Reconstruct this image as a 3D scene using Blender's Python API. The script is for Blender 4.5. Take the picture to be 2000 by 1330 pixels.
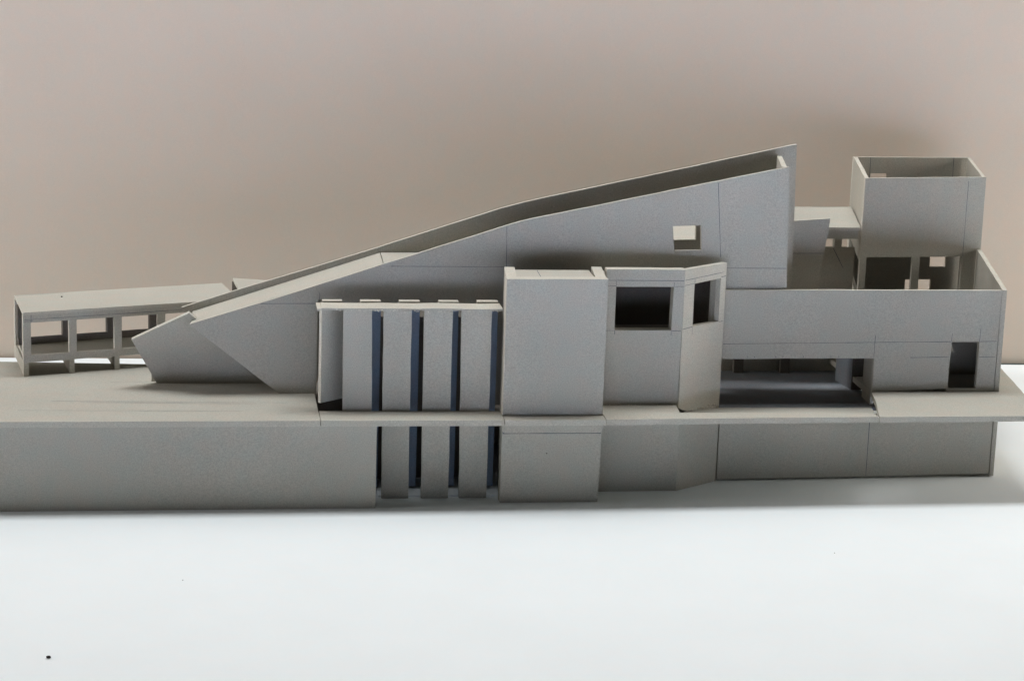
import bpy, bmesh, math, random
from mathutils import Vector, Matrix, geometry, noise

# ------------------------------------------------------------------ scene, camera, light
# all dimensions below are centimetres of the real cardboard model; 1 Blender unit = 10 cm
S = 0.1
for o in list(bpy.data.objects):
    bpy.data.objects.remove(o)
scene = bpy.context.scene
COL = scene.collection
random.seed(11)

cam_data = bpy.data.cameras.new("camera")
cam_data.sensor_width = 36.0
cam_data.sensor_fit = 'HORIZONTAL'
cam_data.lens = 72.0                     # a short tele: 28 degrees across
cam_data.clip_start = 0.5
cam_data.clip_end = 200.0
cam = bpy.data.objects.new("camera", cam_data)
COL.objects.link(cam)
cam.matrix_world = Matrix(((0.989654, -0.003623, -0.143428, -10.873 * S),
                           (-0.139598, 0.206484, -0.968440, -134.523 * S),
                           (0.033124, 0.978443, 0.203842, 40.046 * S),
                           (0, 0, 0, 1)))
scene.camera = cam

scene.view_settings.view_transform = 'Standard'
scene.view_settings.look = 'None'
scene.view_settings.exposure = 0.0
scene.view_settings.gamma = 1.0

world = bpy.data.worlds.new("World")
scene.world = world
world.use_nodes = True
wbg = world.node_tree.nodes["Background"]
wbg.inputs[0].default_value = (1.0, 0.93, 0.86, 1)    # the dim warm room
wbg.inputs[1].default_value = 0.008


def area_lamp(name, loc, target, sx, sy, watts, col):
    d = bpy.data.lights.new(name, 'AREA')
    d.shape = 'RECTANGLE'
    d.size, d.size_y = sx * S, sy * S
    d.energy = watts
    d.color = col
    o = bpy.data.objects.new(name, d)
    COL.objects.link(o)
    o.location = Vector(loc) * S
    o.rotation_euler = (Vector(target) - Vector(loc)).to_track_quat('-Z', 'Y').to_euler()
    return o


area_lamp("ceiling_light", (14, 25, 160), (14, 25, 0), 120, 38, 2000, (0.985, 0.995, 1.0))
front = area_lamp("added_pool_light", (5, -127, 125), (5, -127.01, 0), 240, 116, 8200, (0.74, 0.77, 1.0))
front.data.spread = math.radians(32)     # added fill, straight down on the table in front; the model gets its bounce
area_lamp("low_front_fill", (-25, -236, 0), (8, 0, 4), 190, 8, 360, (0.70, 0.78, 1.0))  # added low fill for the front walls, not a window
area_lamp("right_light", (190, 30, 46), (20, 27, 8), 70, 46, 2150, (1.0, 0.94, 0.88))
area_lamp("left_light", (-190, 4, 44), (-10, 32, 12), 70, 50, 1600, (1.0, 0.95, 0.92))

# ------------------------------------------------------------------ materials


def nodes(m):
    m.use_nodes = True
    nt = m.node_tree
    return nt, nt.nodes, nt.links, nt.nodes["Principled BSDF"]


def board(name, base, speck=0.15, tint=0.05, bump=0.05, rough=0.92, cloud=0.04):
    """grey board: fine fibre speckle, soft mottling, a matt fuzzy surface"""
    m = bpy.data.materials.new(name)
    nt, N, L, b = nodes(m)
    tc = N.new('ShaderNodeTexCoord')
    fine = N.new('ShaderNodeTexNoise')
    fine.inputs['Scale'].default_value = 130
    fine.inputs['Detail'].default_value = 3
    mott = N.new('ShaderNodeTexNoise')
    mott.inputs['Scale'].default_value = 9
    mott.inputs['Detail'].default_value = 4
    wide = N.new('ShaderNodeTexNoise')
    wide.inputs['Scale'].default_value = 1.3
    wide.inputs['Detail'].default_value = 3
    for n in (fine, mott, wide):
        L.new(tc.outputs['Object'], n.inputs['Vector'])
    r1 = N.new('ShaderNodeValToRGB')
    r1.color_ramp.elements[0].position = 0.30
    r1.color_ramp.elements[1].position = 0.70
    lo = [c * (1 - speck) for c in base]
    hi = [c * (1 + speck) for c in base]
    r1.color_ramp.elements[0].color = (*lo, 1)
    r1.color_ramp.elements[1].color = (*hi, 1)
    L.new(fine.outputs['Fac'], r1.inputs['Fac'])
    r2 = N.new('ShaderNodeValToRGB')
    r2.color_ramp.elements[0].position = 0.36
    r2.color_ramp.elements[1].position = 0.64
    r2.color_ramp.elements[0].color = (1 + tint, 1 - tint * 0.3, 1 - tint * 0.6, 1)
    r2.color_ramp.elements[1].color = (1 - tint, 1 + tint * 0.2, 1 + tint * 0.7, 1)
    L.new(mott.outputs['Fac'], r2.inputs['Fac'])
    mx = N.new('ShaderNodeMix')
    mx.data_type = 'RGBA'
    mx.blend_type = 'MULTIPLY'
    mx.inputs[0].default_value = 1
    L.new(r1.outputs['Color'], mx.inputs[6])
    L.new(r2.outputs['Color'], mx.inputs[7])
    r3 = N.new('ShaderNodeValToRGB')
    r3.color_ramp.elements[0].position = 0.3
    r3.color_ramp.elements[1].position = 0.7
    r3.color_ramp.elements[0].color = (1 - cloud, 1 - cloud, 1 - cloud, 1)
    r3.color_ramp.elements[1].color = (1 + cloud, 1 + cloud, 1 + cloud, 1)
    L.new(wide.outputs['Fac'], r3.inputs['Fac'])
    mx2 = N.new('ShaderNodeMix')
    mx2.data_type = 'RGBA'
    mx2.blend_type = 'MULTIPLY'
    mx2.inputs[0].default_value = 1
    L.new(mx.outputs[2], mx2.inputs[6])
    L.new(r3.outputs['Color'], mx2.inputs[7])
    L.new(mx2.outputs[2], b.inputs['Base Color'])
    b.inputs['Roughness'].default_value = rough
    b.inputs['Specular IOR Level'].default_value = 0.15
    bp = N.new('ShaderNodeBump')
    bp.inputs['Strength'].default_value = bump
    bp.inputs['Distance'].default_value = 0.02
    L.new(fine.outputs['Fac'], bp.inputs['Height'])
    L.new(bp.outputs['Normal'], b.inputs['Normal'])
    return m


def plain(name, base, rough=0.9):
    m = bpy.data.materials.new(name)
    nt, N, L, b = nodes(m)
    tc = N.new('ShaderNodeTexCoord')
    n = N.new('ShaderNodeTexNoise')
    n.inputs['Scale'].default_value = 14
    n.inputs['Detail'].default_value = 4
    L.new(tc.outputs['Object'], n.inputs['Vector'])
    r = N.new('ShaderNodeValToRGB')
    r.color_ramp.elements[0].color = (*[c * 0.82 for c in base], 1)
    r.color_ramp.elements[1].color = (*[min(1, c * 1.15) for c in base], 1)
    L.new(n.outputs['Fac'], r.inputs['Fac'])
    L.new(r.outputs['Color'], b.inputs['Base Color'])
    b.inputs['Roughness'].default_value = rough
    b.inputs['Specular IOR Level'].default_value = 0.15
    return m


CARD = board("grey_board", (0.455, 0.44, 0.385), tint=0.025)
EDGE = board("cut_board_edge", (0.53, 0.51, 0.445), tint=0.02)
BLUE_SHADE = board("blue_shade_tint", (0.24, 0.305, 0.41), speck=0.12)  # cool shade of the slat gaps put into the card's colour
BLUEGREY_SHADE = board("blue_grey_shade_tint", (0.30, 0.32, 0.345))  # bluish cast of light inside the opening, put into the colour
BROWN_SHADE = board("brown_shade_tint", (0.16, 0.145, 0.125))  # deep shade put into the colour of interiors and rear posts
PENCIL = plain("pencil_graphite", (0.10, 0.12, 0.15))
GLUE = plain("dried_glue_and_torn_fibre", (0.66, 0.62, 0.54))
EDGING = plain("dark_green_table_edging", (0.035, 0.055, 0.05), 0.6)
DIRT = plain("dark_crumb", (0.03, 0.025, 0.025))
PAPER = board("white_table_paper", (0.85, 0.905, 0.925), speck=0.012, tint=0.008, bump=0.02, rough=0.7, cloud=0.01)
BACK = board("warm_backdrop_paper", (0.67, 0.575, 0.485), speck=0.03, tint=0.02, bump=0.03, cloud=0.01)

# ------------------------------------------------------------------ builders


def empty(name, loc, parent=None, **props):
    o = bpy.data.objects.new(name, None)
    COL.objects.link(o)
    o.empty_display_size = 0.1
    o.location = Vector(loc) * S
    if parent:
        o.parent = parent
    for k, v in props.items():
        o[k] = v
    return o


def base_of(o):
    p = Vector((0, 0, 0))
    while o:
        p += o.location
        o = o.parent
    return p


def link(name, bm, mat, parent=None, **props):
    """bm is in world units; it is stored relative to its thing's base"""
    if parent:
        bmesh.ops.translate(bm, verts=bm.verts, vec=-base_of(parent))
    bmesh.ops.recalc_face_normals(bm, faces=bm.faces)
    me = bpy.data.meshes.new(name)
    bm.to_mesh(me)
    bm.free()
    me.materials.append(mat)
    if any(p.material_index for p in me.polygons):     # cut edges of grey board are paler
        me.materials.append(EDGE if mat is CARD else mat)
    o = bpy.data.objects.new(name, me)
    COL.objects.link(o)
    if parent:
        o.parent = parent
    for k, v in props.items():
        o[k] = v
    return o


def hand_cut(loop, amp):
    """a knife never runs quite straight: split long edges and shift the points a hair"""
    if not amp:
        return list(loop)
    out = []
    n = len(loop)
    for i in range(n):
        a, b = loop[i], loop[(i + 1) % n]
        d = math.dist(a, b)
        out.append(a)
        k = int(d // 1.1)
        for j in range(1, k):
            t = j / k
            nx, ny = -(b[1] - a[1]) / d, (b[0] - a[0]) / d
            w = random.uniform(-amp, amp)
            out.append((a[0] + (b[0] - a[0]) * t + nx * w, a[1] + (b[1] - a[1]) * t + ny * w))
    return out


def prism(loops, to3d, shift):
    """extrude a flat outline (first loop) with holes (other loops) along shift"""
    bm = bmesh.new()
    flat = [p for lp in loops for p in lp]
    tris = geometry.tessellate_polygon([[Vector((p[0], p[1], 0)) for p in lp] for lp in loops])
    f = [bm.verts.new(Vector(to3d(p)) * S) for p in flat]
    k = [bm.verts.new((Vector(to3d(p)) + Vector(shift)) * S) for p in flat]
    for t in tris:
        try:
            bm.faces.new([f[i] for i in t])
            bm.faces.new([k[i] for i in reversed(t)])
        except ValueError:
            pass
    c = 0
    for lp in loops:
        n = len(lp)
        for i in range(n):
            a, b = c + i, c + (i + 1) % n
            try:
                bm.faces.new((f[a], f[b], k[b], k[a])).material_index = 1
            except ValueError:
                pass
        c += n
    return bm


class Wall:
    """a vertical sheet of card on the plan line A -> B; outline in (run, height)"""

    def __init__(self, A, B):
        self.a = Vector(A)
        self.u = (Vector(B) - self.a).normalized()
        self.n = Vector((-self.u.y, self.u.x))

    def at(self, s, z, off=0.0):
        p = self.a + self.u * s + self.n * off
        return (p.x, p.y, z)

    def cut(self, name, outline, parent, t=0.28, holes=(), mat=None, amp=0.012, off=0.0, **props):
        loops = [hand_cut(outline, amp)] + [hand_cut(h, amp * 0.7) for h in holes]
        bm = prism(loops, lambda p: self.at(p[0], p[1], off), (self.n.x * t, self.n.y * t, 0))
        return link(name, bm, mat or CARD, parent, **props)

    def rect(self, name, s0, s1, z0, z1, parent, **kw):
        return self.cut(name, [(s0, z0), (s1, z0), (s1, z1), (s0, z1)], parent, **kw)

    def pencil(self, parent, segs, off=-0.012, w=0.05):
        """ruled pencil lines left on the card: flat strokes of graphite"""
        bm = bmesh.new()
        for (s0, z0, s1, z1) in segs:
            d = math.hypot(s1 - s0, z1 - z0)
            k = max(1, int(d / 0.9))
            prev = None
            for j in range(k + 1):
                t = j / k
                s, z = s0 + (s1 - s0) * t, z0 + (z1 - z0) * t
                ww = w * random.uniform(0.45, 1.0) * 0.5
                px, pz = -(z1 - z0) / d * ww, (s1 - s0) / d * ww
                cur = (bm.verts.new(Vector(self.at(s + px, z + pz, off)) * S),
                       bm.verts.new(Vector(self.at(s - px, z - pz, off)) * S))
                if prev:
                    bm.faces.new((prev[0], prev[1], cur[1], cur[0]))
                prev = cur
        return link("pencil_line", bm, PENCIL, parent, kind="stuff")


def sheet(name, outline, z, parent, t=0.4, mat=None, amp=0.012, holes=(), **props):
    """a level sheet of card, top at z (a number, or a function of x, y)"""
    zf = z if callable(z) else (lambda x, y: z)
    loops = [hand_cut(outline, amp)] + [hand_cut(h, amp) for h in holes]
    bm = prism(loops, lambda p: (p[0], p[1], zf(p[0], p[1])), (0, 0, -t))
    return link(name, bm, mat or CARD, parent, **props)


def floor_pencil(parent, segs, z, w=0.05):
    bm = bmesh.new()
    for (x0, y0, x1, y1) in segs:
        d = math.hypot(x1 - x0, y1 - y0)
        k = max(1, int(d / 0.9))
        prev = None
        for j in range(k + 1):
            t = j / k
            ww = w * random.uniform(0.4, 1.0) * 0.5
            px, py = -(y1 - y0) / d * ww, (x1 - x0) / d * ww
            x, y = x0 + (x1 - x0) * t, y0 + (y1 - y0) * t
            cur = (bm.verts.new(Vector((x + px, y + py, z + 0.012)) * S),
                   bm.verts.new(Vector((x - px, y - py, z + 0.012)) * S))
            if prev:
                bm.faces.new((prev[0], prev[1], cur[1], cur[0]))
            prev = cur
    return link("pencil_line", bm, PENCIL, parent, kind="stuff")


def crumb_bm(x, y, z, r):
    bm = bmesh.new()
    bmesh.ops.create_icosphere(bm, subdivisions=2, radius=r * S)
    for v in bm.verts:
        v.co *= 1 + 0.5 * noise.noise(v.co * (9 / (r * S * 6)) + Vector((x, y, 3)))
        v.co.z *= 0.6
    lo = min(v.co.z for v in bm.verts)
    bmesh.ops.translate(bm, verts=bm.verts, vec=(x * S, y * S, z * S - lo))
    return bm


def torn_fibres(parent, pts, r=0.09):
    """little tufts of glue and torn card along a joint"""
    bm = bmesh.new()
    for (x, y, z) in pts:
        m = bmesh.ops.create_icosphere(bm, subdivisions=1, radius=1)
        q = r * random.uniform(0.4, 1.1)
        for v in m['verts']:
            j = Vector((random.uniform(.6, 1.4), random.uniform(.5, 1.2), random.uniform(.35, .9)))
            v.co = Vector((v.co.x * j.x, v.co.y * j.y, v.co.z * j.z)) * q * S + Vector((x, y, z)) * S
    return link("torn_fibre", bm, GLUE, parent, kind="stuff")


H = 6.25          # top of the deck
DECK = 0.40       # its thickness

# ------------------------------------------------------------------ the table and the backdrop
bm = prism([[(-130, -230), (150, -230), (150, 43.6), (64, 45.5), (-30, 47.55), (-130, 49.7)]],
           lambda p: (p[0], p[1], 0.0), (0, 0, -2.0))
link("table_top", bm, PAPER, None, kind="structure")

bm = prism([[(30, 46.22), (150, 43.62), (150, 44.4), (30, 46.9)]], lambda p: (p[0], p[1], -0.02), (0, 0, -1.0))
link("table_edge", bm, EDGING, None, kind="structure")

back_plan = Wall((-130, 49.75), (150, 44.55))
bd = back_plan.cut("backdrop_wall", [(-10, -6), (300, -6), (300, 130), (-10, 130)], None,
                   t=1.0, mat=BACK, amp=0, kind="structure")

for i, (x, y, r, lab) in enumerate([
        (-19.69, -27.73, 0.125, "largest dark crumb on the white table near the bottom left corner"),
        (-12.76, -14.91, 0.035, "tiny dark speck on the white table below the left base wall"),
        (29.11, -11.1, 0.035, "tiny dark speck on the white table below the right half of the model"),
        (46.64, 12.89, 0.035, "tiny dark speck on the white table beside the model's right end")]):
    link("crumb", crumb_bm(x, y, 0.0, r), DIRT, None, label=lab, category="crumb",
         group="specks of dirt on the table")

# ------------------------------------------------------------------ the model
M = empty("architectural_model", (8, 8, 0), label="long grey cardboard architectural model with a "
          "sloping ramp roof and open square tower", category="model")

# --- deck: one storey up, in several sheets butted together
deck = sheet("deck", [(-34, -0.6), (-3.86, -0.4), (-3.88, 7.2), (-3.9, 17.6), (-16, 17.0), (-34, 18.3)], H, M)
floor_pencil(deck, [(-22.0, 5.3, -6.0, 4.7), (-20.0, 4.9, -8.0, 4.4), (-24, 2.6, -9, 2.3),
                    (-18.3, 11.0, -15.6, 11.1)], H, w=0.045)
sheet("deck", [(-3.8, -0.4), (8.66, -0.32), (8.70, 2.30), (-3.8, 2.33)], H, M)
sheet("deck", [(8.72, -0.33), (15.74, -0.24), (15.77, 1.05), (8.74, 1.0)], H - 0.03, M, t=DECK - 0.02)
lipd = sheet("deck", [(15.78, -0.22), (35.42, 0.42), (35.3, 1.45), (21.35, 1.7), (21.6, 4.05), (15.9, 4.05)], H, M)
sheet("deck", [(35.48, 0.40), (36.0, 0.38), (47.69, 0.63), (50.43, 15.77), (52.4, 26.6), (56.6, 42.0),
               (40.0, 42.0), (37.7, 24.0), (37.32, 8.1), (36.7, 5.2), (36.3, 3.6), (35.55, 0.9)], H, M, amp=0.02)
sheet("sunken_floor", [(21.4, 1.75), (35.3, 1.5), (36.6, 5.2), (37.2, 7.5), (24.9, 7.5), (21.3, 4.2)],
      lambda x, y: 5.95 - 0.13 * (y - 1.7), M, t=0.25)
sheet("sunken_floor", [(25.0, 7.54), (38.0, 7.54), (38.4, 20.0), (16.0, 20.0), (16.0, 8.6), (25.0, 8.6)], 5.2, M, t=0.25, mat=BLUEGREY_SHADE)  # floor coloured with the bluish shade of the opening

# --- storey below the deck
bl = Wall((-34.0, -0.13), (0.0, 0.0))
base = bl.rect("base_wall", 0, 34.0, 0.0, H - DECK, M, t=0.3)
Wall((-0.3, 0.3), (-0.3, 3)).rect("base_wall", 0.0, 1.4, 0, H - DECK, M, t=0.25)
Wall((-34, 16.6), (36, 17.2)).cut("base_wall", [(0, 0), (70, 0), (70, 4.7), (49.5, 4.7), (49.5, H - DECK - 0.02), (0, H - DECK - 0.02)], M, t=0.3)
Wall((-33.7, 0.2), (-33.7, 16.5)).rect("base_wall", 0, 16.3, 0, H - DECK, M, t=0.3)
w = Wall((15.9, 3.66), (21.82, 3.75))
w.rect("base_wall", 0, 5.92, 0.0, H - DECK, M)
w2 = Wall((21.83, 3.75), (25.33, 6.22))
w2.cut("base_wall", [(0, 0), (4.28, 0), (4.28, 4.9), (0, 5.35)], M)
w3 = Wall((25.42, 6.24), (46.5, 6.94))
bw = w3.cut("base_wall", [(0, 0.10), (11.4, 0.16), (21.05, 0.24), (21.05, H - DECK), (13.5, H - DECK), (12.0, 4.85), (0, 4.85)], M)
w3.pencil(bw, [(11.42, 0.2, 11.42, 4.8)], w=0.05)
Wall((46.83, 6.9), (50.0, 17)).rect("base_wall", 0, 10, 0.06, H - DECK, M, t=0.3)

# --- slatted block: tall narrow boards with channels behind the gaps, coloured like the blue shade there
slats = empty("slatted_screen", (2.3, 2.35, 0), None)
slats.parent = M
slats.location = (Vector((2.3, 2.35, 0)) * S) - M.location
sl = Wall((-2.18, 2.35), (7.93, 2.30))
for (u0, u1, t0, t1) in [(2.72 + 0.03, 4.65, 2.67, 4.55), (5.51, 7.43, 5.44, 7.38), (8.17, 10.12, 8.02, 10.08)]:
    sl.cut("slat", [(u0 + .02, 0), (u1, 0), (t1 + .04, 13.28), (t0, 13.28)], slats, t=0.26, amp=0.016)
sl.cut("slat", [(0.0, H), (1.97, H), (1.88, 13.28), (-0.06, 13.28)], slats, t=0.26, amp=0.016)
Wall((-3.68, 2.78), (-2.0, 4.3)).rect("slat", 0, 2.3, H + 0.45, 13.2, slats, t=0.26)
sl.cut("coping", [(-1.55, 13.28), (10.88, 13.30), (10.88, 13.46), (5.0, 13.42), (-1.55, 13.44)], slats, t=2.05, amp=0.03)
Wall((-3.72, 2.5), (-3.72, 5)).rect("coping", 0, 2.2, 13.2, 13.36, slats, t=0.3)
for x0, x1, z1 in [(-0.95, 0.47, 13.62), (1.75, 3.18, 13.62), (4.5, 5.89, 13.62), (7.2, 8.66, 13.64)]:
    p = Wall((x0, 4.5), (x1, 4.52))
    p.rect("channel", 0, x1 - x0, 0.25, 13.2, slats, t=0.55, mat=BLUE_SHADE, amp=0)
    p.rect("channel_cap", 0, x1 - x0, 13.25, z1 - 0.1, slats, t=0.7, off=-0.06)
Wall((-3.55, 4.5), (-2.1, 4.52)).rect("channel_cap", 0, 1.35, 13.25, 13.52, slats, t=0.6)
torn_fibres(slats, [sl.at(random.uniform(-1.4, 10.6), random.uniform(13.22, 13.34), -0.03) for _ in range(46)], 0.055)
sheet("base_sheet", [(0.4, 2.65), (8.6, 2.6), (8.6, 4.45), (0.4, 4.45)], 0.13, slats, t=0.12, mat=PAPER)
sheet("unseen_roof", [(-3.6, 5.2), (8.6, 5.2), (8.6, 7.4), (-3.6, 7.3)], 12.3, slats, t=0.25, mat=BROWN_SHADE)  # unseen, added to keep overhead light out of the slots
sheet("inner_floor", [(-3.7, 5.3), (15.9, 5.6), (15.9, 22), (-3.7, 22)], 5.0, slats, t=0.2, mat=BROWN_SHADE)  # added to cover the lit table; coloured dark like the slots
Wall((-3.6, 7.1), (8.6, 7.3)).rect("back_wall", 0, 12.2, 0.1, 12.0, slats, t=0.12, mat=BROWN_SHADE)  # added panel, its dark colour stands in for shade in the slots

# --- stair block: the plain tall box in front
stair = empty("stair_block", (12.2, 3, 0))
stair.parent = M
stair.location = (Vector((12.2, 3, 0)) * S) - M.location
c = Wall((8.73, 1.04), (15.72, 1.10))
fw = c.cut("front_wall", [(0, 0.0), (6.9, 0.0), (6.99, 5.0), (7.0, 15.5), (7.02, 15.79), (0, 15.77)], stair, t=0.95)
c.pencil(stair, [(0.05, 4.96, 6.94, 4.95)], w=0.06)
c.pencil(stair, [(0.0, 5.05, 0.12, 4.97)], w=0.06)
link("speck", crumb_bm(11.9, 1.04, 3.5, 0.05), DIRT, stair)
Wall((8.78, 1.99), (9.22, 6.0)).rect("side_wall", 0.0, 4.1, 0, 15.74, stair, t=-0.72)
Wall((15.02, 2.05), (15.46, 6.2)).rect("side_wall", 0.0, 4.2, 0, 15.78, stair, t=-0.72)
sheet("roof", [(9.55, 2.0), (15.05, 2.06), (15.2, 5.7), (9.9, 5.6)], 15.62, stair, t=0.3)
floor_pencil(stair, [(11.3, 2.3, 11.45, 5.4)], 15.62)

# --- window bay with its canted corner
bay = empty("window_bay", (20, 6, 5.2))
bay.parent = M
bay.location = (Vector((20, 6, 5.2)) * S) - M.location
b = Wall((16.2, 4.09), (21.75, 4.09))
bf = b.cut("front_wall", [(0, H), (5.45, H), (5.62, 15.98), (0.0, 15.96)], bay, t=0.9,
           holes=[[(0.72, 11.64), (4.79, 11.65), (4.83, 14.75), (0.70, 14.74)]])
b.pencil(bay, [(0.05, 15.19, 5.55, 15.2), (0.05, 14.78, 0.7, 14.78), (4.85, 14.78, 5.55, 14.78),
              (0.05, 11.6, 0.72, 11.61), (4.79, 11.6, 5.5, 11.62), (0.70, 14.78, 0.70, 15.15),
              (0.72, 11.35, 0.72, 11.6), (4.79, 11.3, 4.79, 11.6), (4.84, 14.78, 4.86, 15.1)], w=0.045)
cw = Wall((21.78, 4.06), (25.56, 7.25))
ca = cw.cut("canted_wall", [(0.02, 6.05), (0.5, 5.78), (1.5, 5.56), (2.4, 5.46), (4.93, 5.24), (4.95, 15.98), (0.02, 15.98)],
            bay, t=0.42, amp=0.02,
            holes=[[(1.19, 11.80), (4.31, 11.74), (4.32, 14.93), (1.19, 14.86)]])
cw.pencil(bay, [(0.05, 15.22, 4.6, 15.32), (0.05, 14.86, 1.15, 14.88), (4.35, 15.0, 4.9, 15.02),
               (0.05, 11.72, 1.15, 11.76), (1.17, 11.2, 1.17, 11.75), (1.19, 14.9, 1.19, 15.2),
               (4.32, 11.7, 4.8, 11.72)], w=0.045)
sheet("roof", [(16.0, 4.95), (21.7, 4.95), (25.3, 7.75), (25.4, 8.0), (16.0, 7.9)], 15.2, bay, t=0.3)
Wall((16.0, 5.0), (16.0, 7.8)).rect("side_wall", 0, 2.8, 5.3, 14.85, bay, t=0.25, mat=BROWN_SHADE)  # bay interior coloured dark in place of its shade
sheet("inner_floor", [(16.3, 5.0), (21.6, 5.0), (24.4, 7.4), (24.6, 7.9), (16.3, 7.7)], 11.3, bay, t=0.25, mat=BROWN_SHADE)
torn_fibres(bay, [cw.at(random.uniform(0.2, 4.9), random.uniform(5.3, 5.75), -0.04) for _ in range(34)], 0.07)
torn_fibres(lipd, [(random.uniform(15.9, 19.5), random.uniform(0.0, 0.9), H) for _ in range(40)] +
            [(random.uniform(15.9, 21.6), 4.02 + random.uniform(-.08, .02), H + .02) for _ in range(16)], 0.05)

Wall((16.2, 8.7), (16.2, 12)).rect("side_wall", 0, 2.9, 5.3, 14.7, bay, t=0.25, mat=BROWN_SHADE)  # unseen dark box added behind the bay so its windows look black
Wall((16.2, 11.6), (26.0, 12.0)).rect("back_wall", 0, 9.6, 5.3, 14.7, bay, t=0.25, mat=BROWN_SHADE)
Wall((25.6, 8.8), (25.8, 12)).rect("side_wall", 0, 2.9, 5.3, 14.7, bay, t=0.25, mat=BROWN_SHADE)
sheet("roof", [(16.0, 8.35), (25.9, 8.65), (25.9, 12.2), (16.0, 11.8)], 14.95, bay, t=0.2, mat=BROWN_SHADE)

# --- ramp: two tall walls with a climbing roof between them
ramp = empty("ramp_volume", (10, 11, 6.25))
ramp.parent = M
ramp.location = (Vector((10, 11, 6.25)) * S) - M.location
RF = Wall((-5.841, 7.549), (44.159, 8.799))
rf_top = [(35.95, 22.81), (29.52, 21.48), (22.8, 20.05), (17.2, 18.88), (16.45, 18.70), (15.79, 18.50), (9.55, 16.48),
          (6.73, 15.59), (1.0, 13.70), (-1.14, 13.0), (-3.99, 12.14), (-6.78, 11.28)]
rf = RF.cut("front_wall", [(-0.56, H), (2.10, H), (2.14, 13.05), (2.32, 13.05), (2.32, 5.3), (31.3, 5.3),
                           (31.4, 13.3), (36.32, 13.3), (36.05, 20.5)] + rf_top + [(-6.8, 11.2)], ramp, t=0.28,
            holes=[[(27.73, 16.65), (29.74, 16.70), (29.62, 18.51), (27.53, 18.43)],
                   [(22.4, 7.0), (30.6, 7.0), (30.6, 15.0), (22.4, 15.0)]])
RF.pencil(ramp, [(7.24, 15.42, 15.4, 15.41), (31.5, 15.40, 36.2, 15.39), (30.73, 21.6, 31.2, 16.2),
               (15.42, 18.3, 15.5, 15.4), (-1.9, 12.72, 2.2, 12.74), (2.24, 13.05, 2.24, 13.5)], w=0.045)
RB = Wall((-12.498, 12.029), (31.381, 15.123))
rb_top = [(45.12, 23.72), (44.83, 23.67), (33.13, 21.16), (26.2, 19.70), (24.6, 19.34), (23.75, 19.13), (22.5, 18.80), (17.59, 17.24),
          (13.34, 15.87), (7.87, 14.2), (5.65, 13.54), (2.71, 12.65), (-0.77, 11.55)]
rb = RB.cut("back_wall", [(6.2, H), (37.2, H), (37.3, 10.95), (45.4, 10.95), (45.35, 15.0)] + rb_top + [(-0.3, 11.0)], ramp, t=0.28,
            holes=[[(34.6, 16.42), (37.56, 16.46), (37.52, 18.6), (34.6, 18.5)]])
Wall((30.02, 8.80), (31.36, 15.08)).cut("end_wall", [(0, 13.3), (6.4, 13.3), (6.4, 22.84), (0.0, 22.76)], ramp, t=0.36)
link("speck", crumb_bm(10.9 + 3.0, 13.86, 18.9, 0.05), GLUE, ramp)


def plane_z(p0, p1, p2):
    n = (Vector(p1) - Vector(p0)).cross(Vector(p2) - Vector(p0))
    return lambda x, y: p0[2] - (n.x * (x - p0[0]) + n.y * (y - p0[1])) / n.z


a0 = RF.at(-6.72, 11.25, 0.26)
a1 = RF.at(6.70, 15.50, 0.26)
b0 = RB.at(0.0, 11.32, -0.02)
b1 = RB.at(13.54, 15.50, -0.02)
slope = plane_z((a0[0], a0[1], 11.27), (a1[0], a1[1], 15.50), (b1[0], b1[1], 15.52))
sheet("sloping_roof", [a0[:2], a1[:2], b1[:2], b0[:2]], slope, ramp, t=0.3)
a2, b2 = RF.at(16.5, 0, 0.3), RB.at(22.0, 0, -0.02)
a1b, b1b = RF.at(6.76, 0, 0.26), RB.at(13.60, 0, -0.02)
sheet("level_roof", [a1b[:2], a2[:2], b2[:2], b1b[:2]], 15.53, ramp, t=0.25)
lean = Wall((-15.02, 10.78), (-6.47, 10.80))
LP = [(0.0, 0.0), (9.0, 0.0), (5.0, 3.6), (3.0, 5.0), (2.32, 5.62), (-1.70, 3.50)]     # (run, height above the deck)
bm = prism([LP], lambda p: lean.at(p[0], H + p[1], -0.45 * p[1]), (0.0, 0.26, 0.10))
link("leaning_end_wall", bm, CARD, ramp)
Wall((-15.4, 11.3), (-14.9, 11.3)).cut("gusset", [(0, H), (0.6, H), (0.05, 6.85), (0.0, 6.85)], ramp, t=0.2)

# --- wing to the right of the bay
wing = empty("wing", (38, 12, 6.25))
wing.parent = M
wing.location = (Vector((38, 12, 6.25)) * S) - M.location
WG = Wall((25.70, 7.90), (46.86, 8.14))
wf = WG.cut("front_wall", [(11.62, H), (17.48, H + 0.24), (17.50, 10.02), (19.69, 10.05), (19.68, H + .22), (19.72, H), (21.1, H),
                           (21.14, 13.92), (0.0, 13.86), (0.0, 8.74), (11.62, 8.80)], wing, t=0.35)
WG.rect("door_sill", 17.4, 19.72, H, H + 0.25, wing, t=0.3, off=-0.03)
WG.pencil(wing, [(0.1, 9.87, 11.6, 10.0), (11.6, 10.0, 17.45, 10.06), (19.7, 10.07, 21.0, 10.09),
               (11.58, 8.85, 11.6, 10.5), (14.4, 8.85, 17.4, 8.9), (19.75, 8.9, 21.0, 8.9),
               (17.5, 10.05, 17.52, 10.7), (19.68, 10.05, 19.72, 11.1),
               (1.95, 8.83, 1.95, 8.98), (2.5, 8.83, 2.5, 8.95), (4.1, 8.83, 4.1, 8.98), (4.65, 8.85, 4.65, 9.0),
               (6.2, 8.85, 6.2, 8.98), (8.3, 8.86, 8.3, 9.0), (8.9, 8.86, 8.9, 9.0)], w=0.045)
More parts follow.
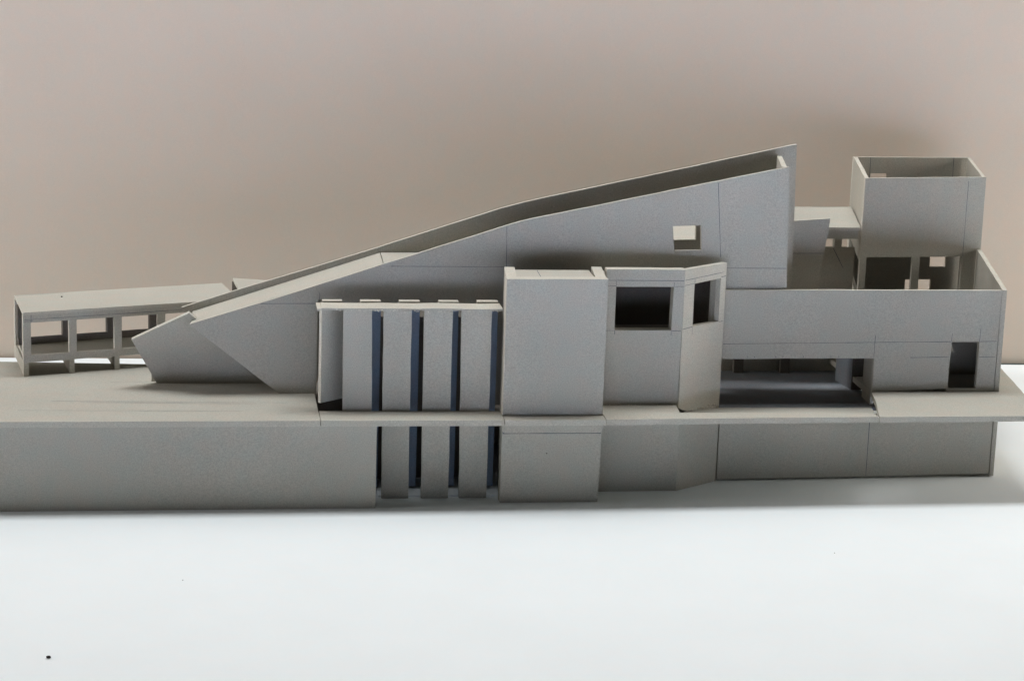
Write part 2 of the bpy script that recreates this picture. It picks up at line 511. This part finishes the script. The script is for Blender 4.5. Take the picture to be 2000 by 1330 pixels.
WG.cut("torn_flap", [(17.52, 9.85), (17.56, 9.9), (17.98, 9.2), (17.5, 9.2)], wing, t=0.1, off=0.36)
Wall((47.2, 8.10), (52.25, 26.8)).rect("side_wall", 0, 19.2, H, 13.96, wing, t=0.34)
Wall((37.3, 8.27), (37.55, 11.2)).rect("return_wall", 0.0, 2.7, 5.2, 8.9, wing, t=-0.25)
Wall((37.35, 13.2), (37.1, 16.5)).rect("partition", 0, 3.2, 5.2, 10.6, wing, t=-0.25, mat=BLUEGREY_SHADE)
Wall((25.4, 19.6), (38.4, 19.8)).rect("back_wall", 0, 13.0, 5.2, 10.6, wing, t=0.25)
for x in (29.6, 33.35):
    Wall((x, 18.9), (x + 0.75, 18.9)).rect("post", 0, 0.75, 5.2, 10.6, wing, t=0.6, mat=BROWN_SHADE)  # shade of the recess put into the posts' colour
TR = Wall((30, 19.0), (40, 19.3))
tr = TR.cut("slanted_wall", [(2.2, H), (5.45, H), (6.12, 12.03), (6.75, 17.53), (2.2, 17.2)], wing, t=0.28)
TR.pencil(wing, [(3.0, 14.75, 6.4, 14.77)], w=0.06)

sheet("unseen_roof", [(25.9, 8.7), (38.2, 8.5), (38.4, 13.9), (25.9, 13.7)], 10.9, wing, t=0.25, mat=BROWN_SHADE)  # unseen, added to shade the sunken floor
sheet("unseen_roof", [(31.7, 15.5), (40.0, 15.5), (40.0, 25.0), (32.0, 25.0)], 10.9, wing, t=0.25, mat=BROWN_SHADE)  # unseen cover, added; the slot before it leaves a lit band
Wall((37.40, 13.1), (42.2, 13.4)).rect("partition", 0, 4.6, 5.2, 10.6, wing, t=0.2, mat=BROWN_SHADE)  # added dark panel that blackens the end of the opening
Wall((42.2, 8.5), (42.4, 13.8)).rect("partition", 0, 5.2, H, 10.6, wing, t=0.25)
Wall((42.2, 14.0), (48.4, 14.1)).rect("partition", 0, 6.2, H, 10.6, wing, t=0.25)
sheet("unseen_roof", [(38.3, 8.45), (46.8, 8.55), (48.3, 14.2), (38.6, 14.2)], 10.9, wing, t=0.25, mat=BROWN_SHADE)  # unseen, coloured dark to cut bounce onto the tower
sheet("inner_floor", [(38.6, 14.6), (48.6, 14.6), (51.5, 24.6), (40.2, 24.6)], 6.4, wing, t=0.12, mat=BROWN_SHADE)  # unseen sheet added to cut bounce onto the tower front

# --- tower: an open-topped box on posts
tower = empty("tower", (47, 33, 6.25))
tower.parent = M
tower.location = (Vector((47, 33, 6.25)) * S) - M.location
TF = Wall((41.28, 25.05), (52.2, 26.8))
tf = TF.cut("front_wall", [(0, H), (11.06, H), (11.05, 20.02), (0, 20.0)], tower, t=0.24,
            holes=[[(0.62, 7.0), (4.82, 7.0), (4.79, 13.44), (0.58, 13.50)],
                   [(5.50, 7.0), (9.36, 7.0), (9.38, 13.40), (5.47, 13.44)]])
TF.pencil(tower, [(9.43, 19.7, 9.41, 13.4)], w=0.05)
TL = Wall((41.28, 25.3), (44.9, 39.8))
TL.rect("side_wall", 0.02, 14.9, 13.15, 20.0, tower, t=-0.34)
TL.rect("sill_wall", 2.0, 14.8, H, 10.25, tower, t=-0.30)
TL.rect("post", 13.6, 14.9, 10.27, 13.13, tower, t=-0.32)
Wall((52.18, 27.05), (56.02, 40.9)).rect("side_wall", 0, 14.1, H, 20.0, tower, t=0.24)
TB = Wall((44.9, 39.8), (56.05, 40.9))
tb = TB.cut("back_wall", [(0, H), (11.2, H), (11.15, 20.0), (0, 20.0)], tower, t=0.26,
            holes=[[(1.70, 17.5), (3.30, 17.5), (3.31, 18.57), (1.68, 18.56)],
                   [(8.05, 10.12), (9.62, 10.11), (9.6, 11.5), (8.02, 11.5)],
                   [(5.76, 7.2), (8.27, 7.2), (8.27, 8.96), (5.76, 8.98)]])
TB.pencil(tower, [(1.6, 20.0, 1.62, 18.0), (9.6, 20.0, 9.62, 18.0)], off=-0.02)
sheet("floor", [(41.9, 25.5), (51.9, 27.1), (55.6, 40.6), (45.2, 39.6)], 14.0, tower, t=0.3, mat=BROWN_SHADE)  # added to block overhead light; dark colour cuts its bounce

# --- canopy on posts behind the wing
rear = empty("rear_canopy", (36, 26, 6.25))
rear.parent = M
rear.location = (Vector((36, 26, 6.25)) * S) - M.location
rr = sheet("roof", [(20, 15.5), (33, 16.1), (33, 24.62), (41.05, 24.74), (44.0, 36.85), (20, 34.9)], 16.0, rear, t=0.24)
floor_pencil(rear, [(33, 35.6, 43.6, 36.6)], 16.0, w=0.09)
FA = Wall((33, 24.68), (41.0, 24.78))
FA.rect("fascia", 0, 7.9, 15.05, 15.75, rear, t=0.28)
DW = Wall((30, 26.0), (40, 26.3))
dw = DW.rect("low_wall", 3.2, 11.2, H, 14.12, rear, t=0.28)
DW.pencil(rear, [(9.37, 14.0, 10.3, 12.4)], w=0.06)
for s in (4.5, 9.44):
    DW.rect("post", s, s + 0.62, 14.12, 15.74, rear, t=0.5)
for (x, y) in ((21, 33), (31, 33.5)):
    Wall((x, y), (x + .6, y)).rect("post", 0, .6, 0.0, 15.75, rear, t=0.5)

# --- small roof with an open end, seen over the ramp
shed = empty("small_shed", (-7, 30, 0))
shed.parent = M
shed.location = (Vector((-7, 30, 0)) * S) - M.location
sheet("roof", [(-9.0, 27.45), (1.5, 24.2), (1.0, 29.4), (-9.45, 32.74)], 10.0, shed, t=0.22)
Wall((-9.45, 32.5), (1.0, 29.2)).rect("back_wall", 0, 10.6, 0, 9.78, shed, t=-0.25, mat=BROWN_SHADE)  # shed walls coloured dark for the shade inside the open end
Wall((-8.6, 27.4), (1.5, 24.3)).rect("front_wall", 0, 10.4, 0, 9.78, shed, t=0.25, mat=BROWN_SHADE)

# ------------------------------------------------------------------ the open gallery standing on the deck
G = empty("open_gallery", (-24.5, 12.7, H), label="open cardboard gallery with flat roof on square posts "
          "standing on the left deck", category="pavilion")
gu = Vector((0.9365, 0.351))
gv = Vector((-0.179, 0.984))
g0 = Vector((-24.5, 12.7))


def gp(u, v):
    p = g0 + gu * u + gv * v
    return (p.x, p.y)


GF = Wall(gp(0, 0), gp(10, 0))
gr = sheet("roof", [gp(0, 0), gp(16.4, 0), gp(16.4, 6.85), gp(0, 6.85)], 10.95, G, t=0.2)
floor_pencil(gr, [(*gp(0.1, 6.5), *gp(4.0, 6.7))], 10.95, w=0.06)
link("speck", crumb_bm(*gp(3.4, 5.0), 10.95, 0.07), DIRT, gr)
gf = GF.rect("fascia", 0.0, 16.3, 10.19, 10.75, G, t=0.3)
GF.pencil(gf, [(0.1, 10.42, 12.0, 10.42), (0.58, 10.2, 0.58, 10.74), (0.1, 10.3, 0.7, 10.3)], w=0.04)
GFb = Wall(gp(0.0, 6.55), gp(10, 6.55))
GFb.rect("fascia", 0.0, 16.3, 10.19, 10.75, G, t=0.28)
sheet("floor", [gp(0.02, 0.3), gp(15.9, 0.3), gp(15.9, 4.0), gp(0.02, 4.0)], 7.8, G, t=0.25)
GF.rect("floor_beam", 0.0, 15.9, 7.27, 7.8, G, t=0.29)
GM = Wall(gp(0.0, 3.75), gp(10, 3.75))
GM.rect("kerb", 0.0, 15.9, 7.8, 8.3, G, t=0.25, mat=BROWN_SHADE)  # kerb and rear posts coloured dark for the shade under the roof
for u in (0.0, 3.36, 6.75, 10.08, 13.4):
    GF.rect("post", u, u + 0.56, 7.8, 10.19, G, t=0.3)
    GM.rect("post", u - 0.05, u + 0.47, 8.3, 10.75, G, t=0.4, mat=BROWN_SHADE)
    W1 = Wall(gp(u, 0.0), gp(u, 5))
    W1.rect("cross_wall", 0.0, 6.6, H - 6.25 + 6.25, 7.27, G, t=-0.36)
Wall(gp(0.0, 6.45), gp(0.6, 6.45)).rect("post", 0.0, 0.3, H, 10.19, G, t=0.38)
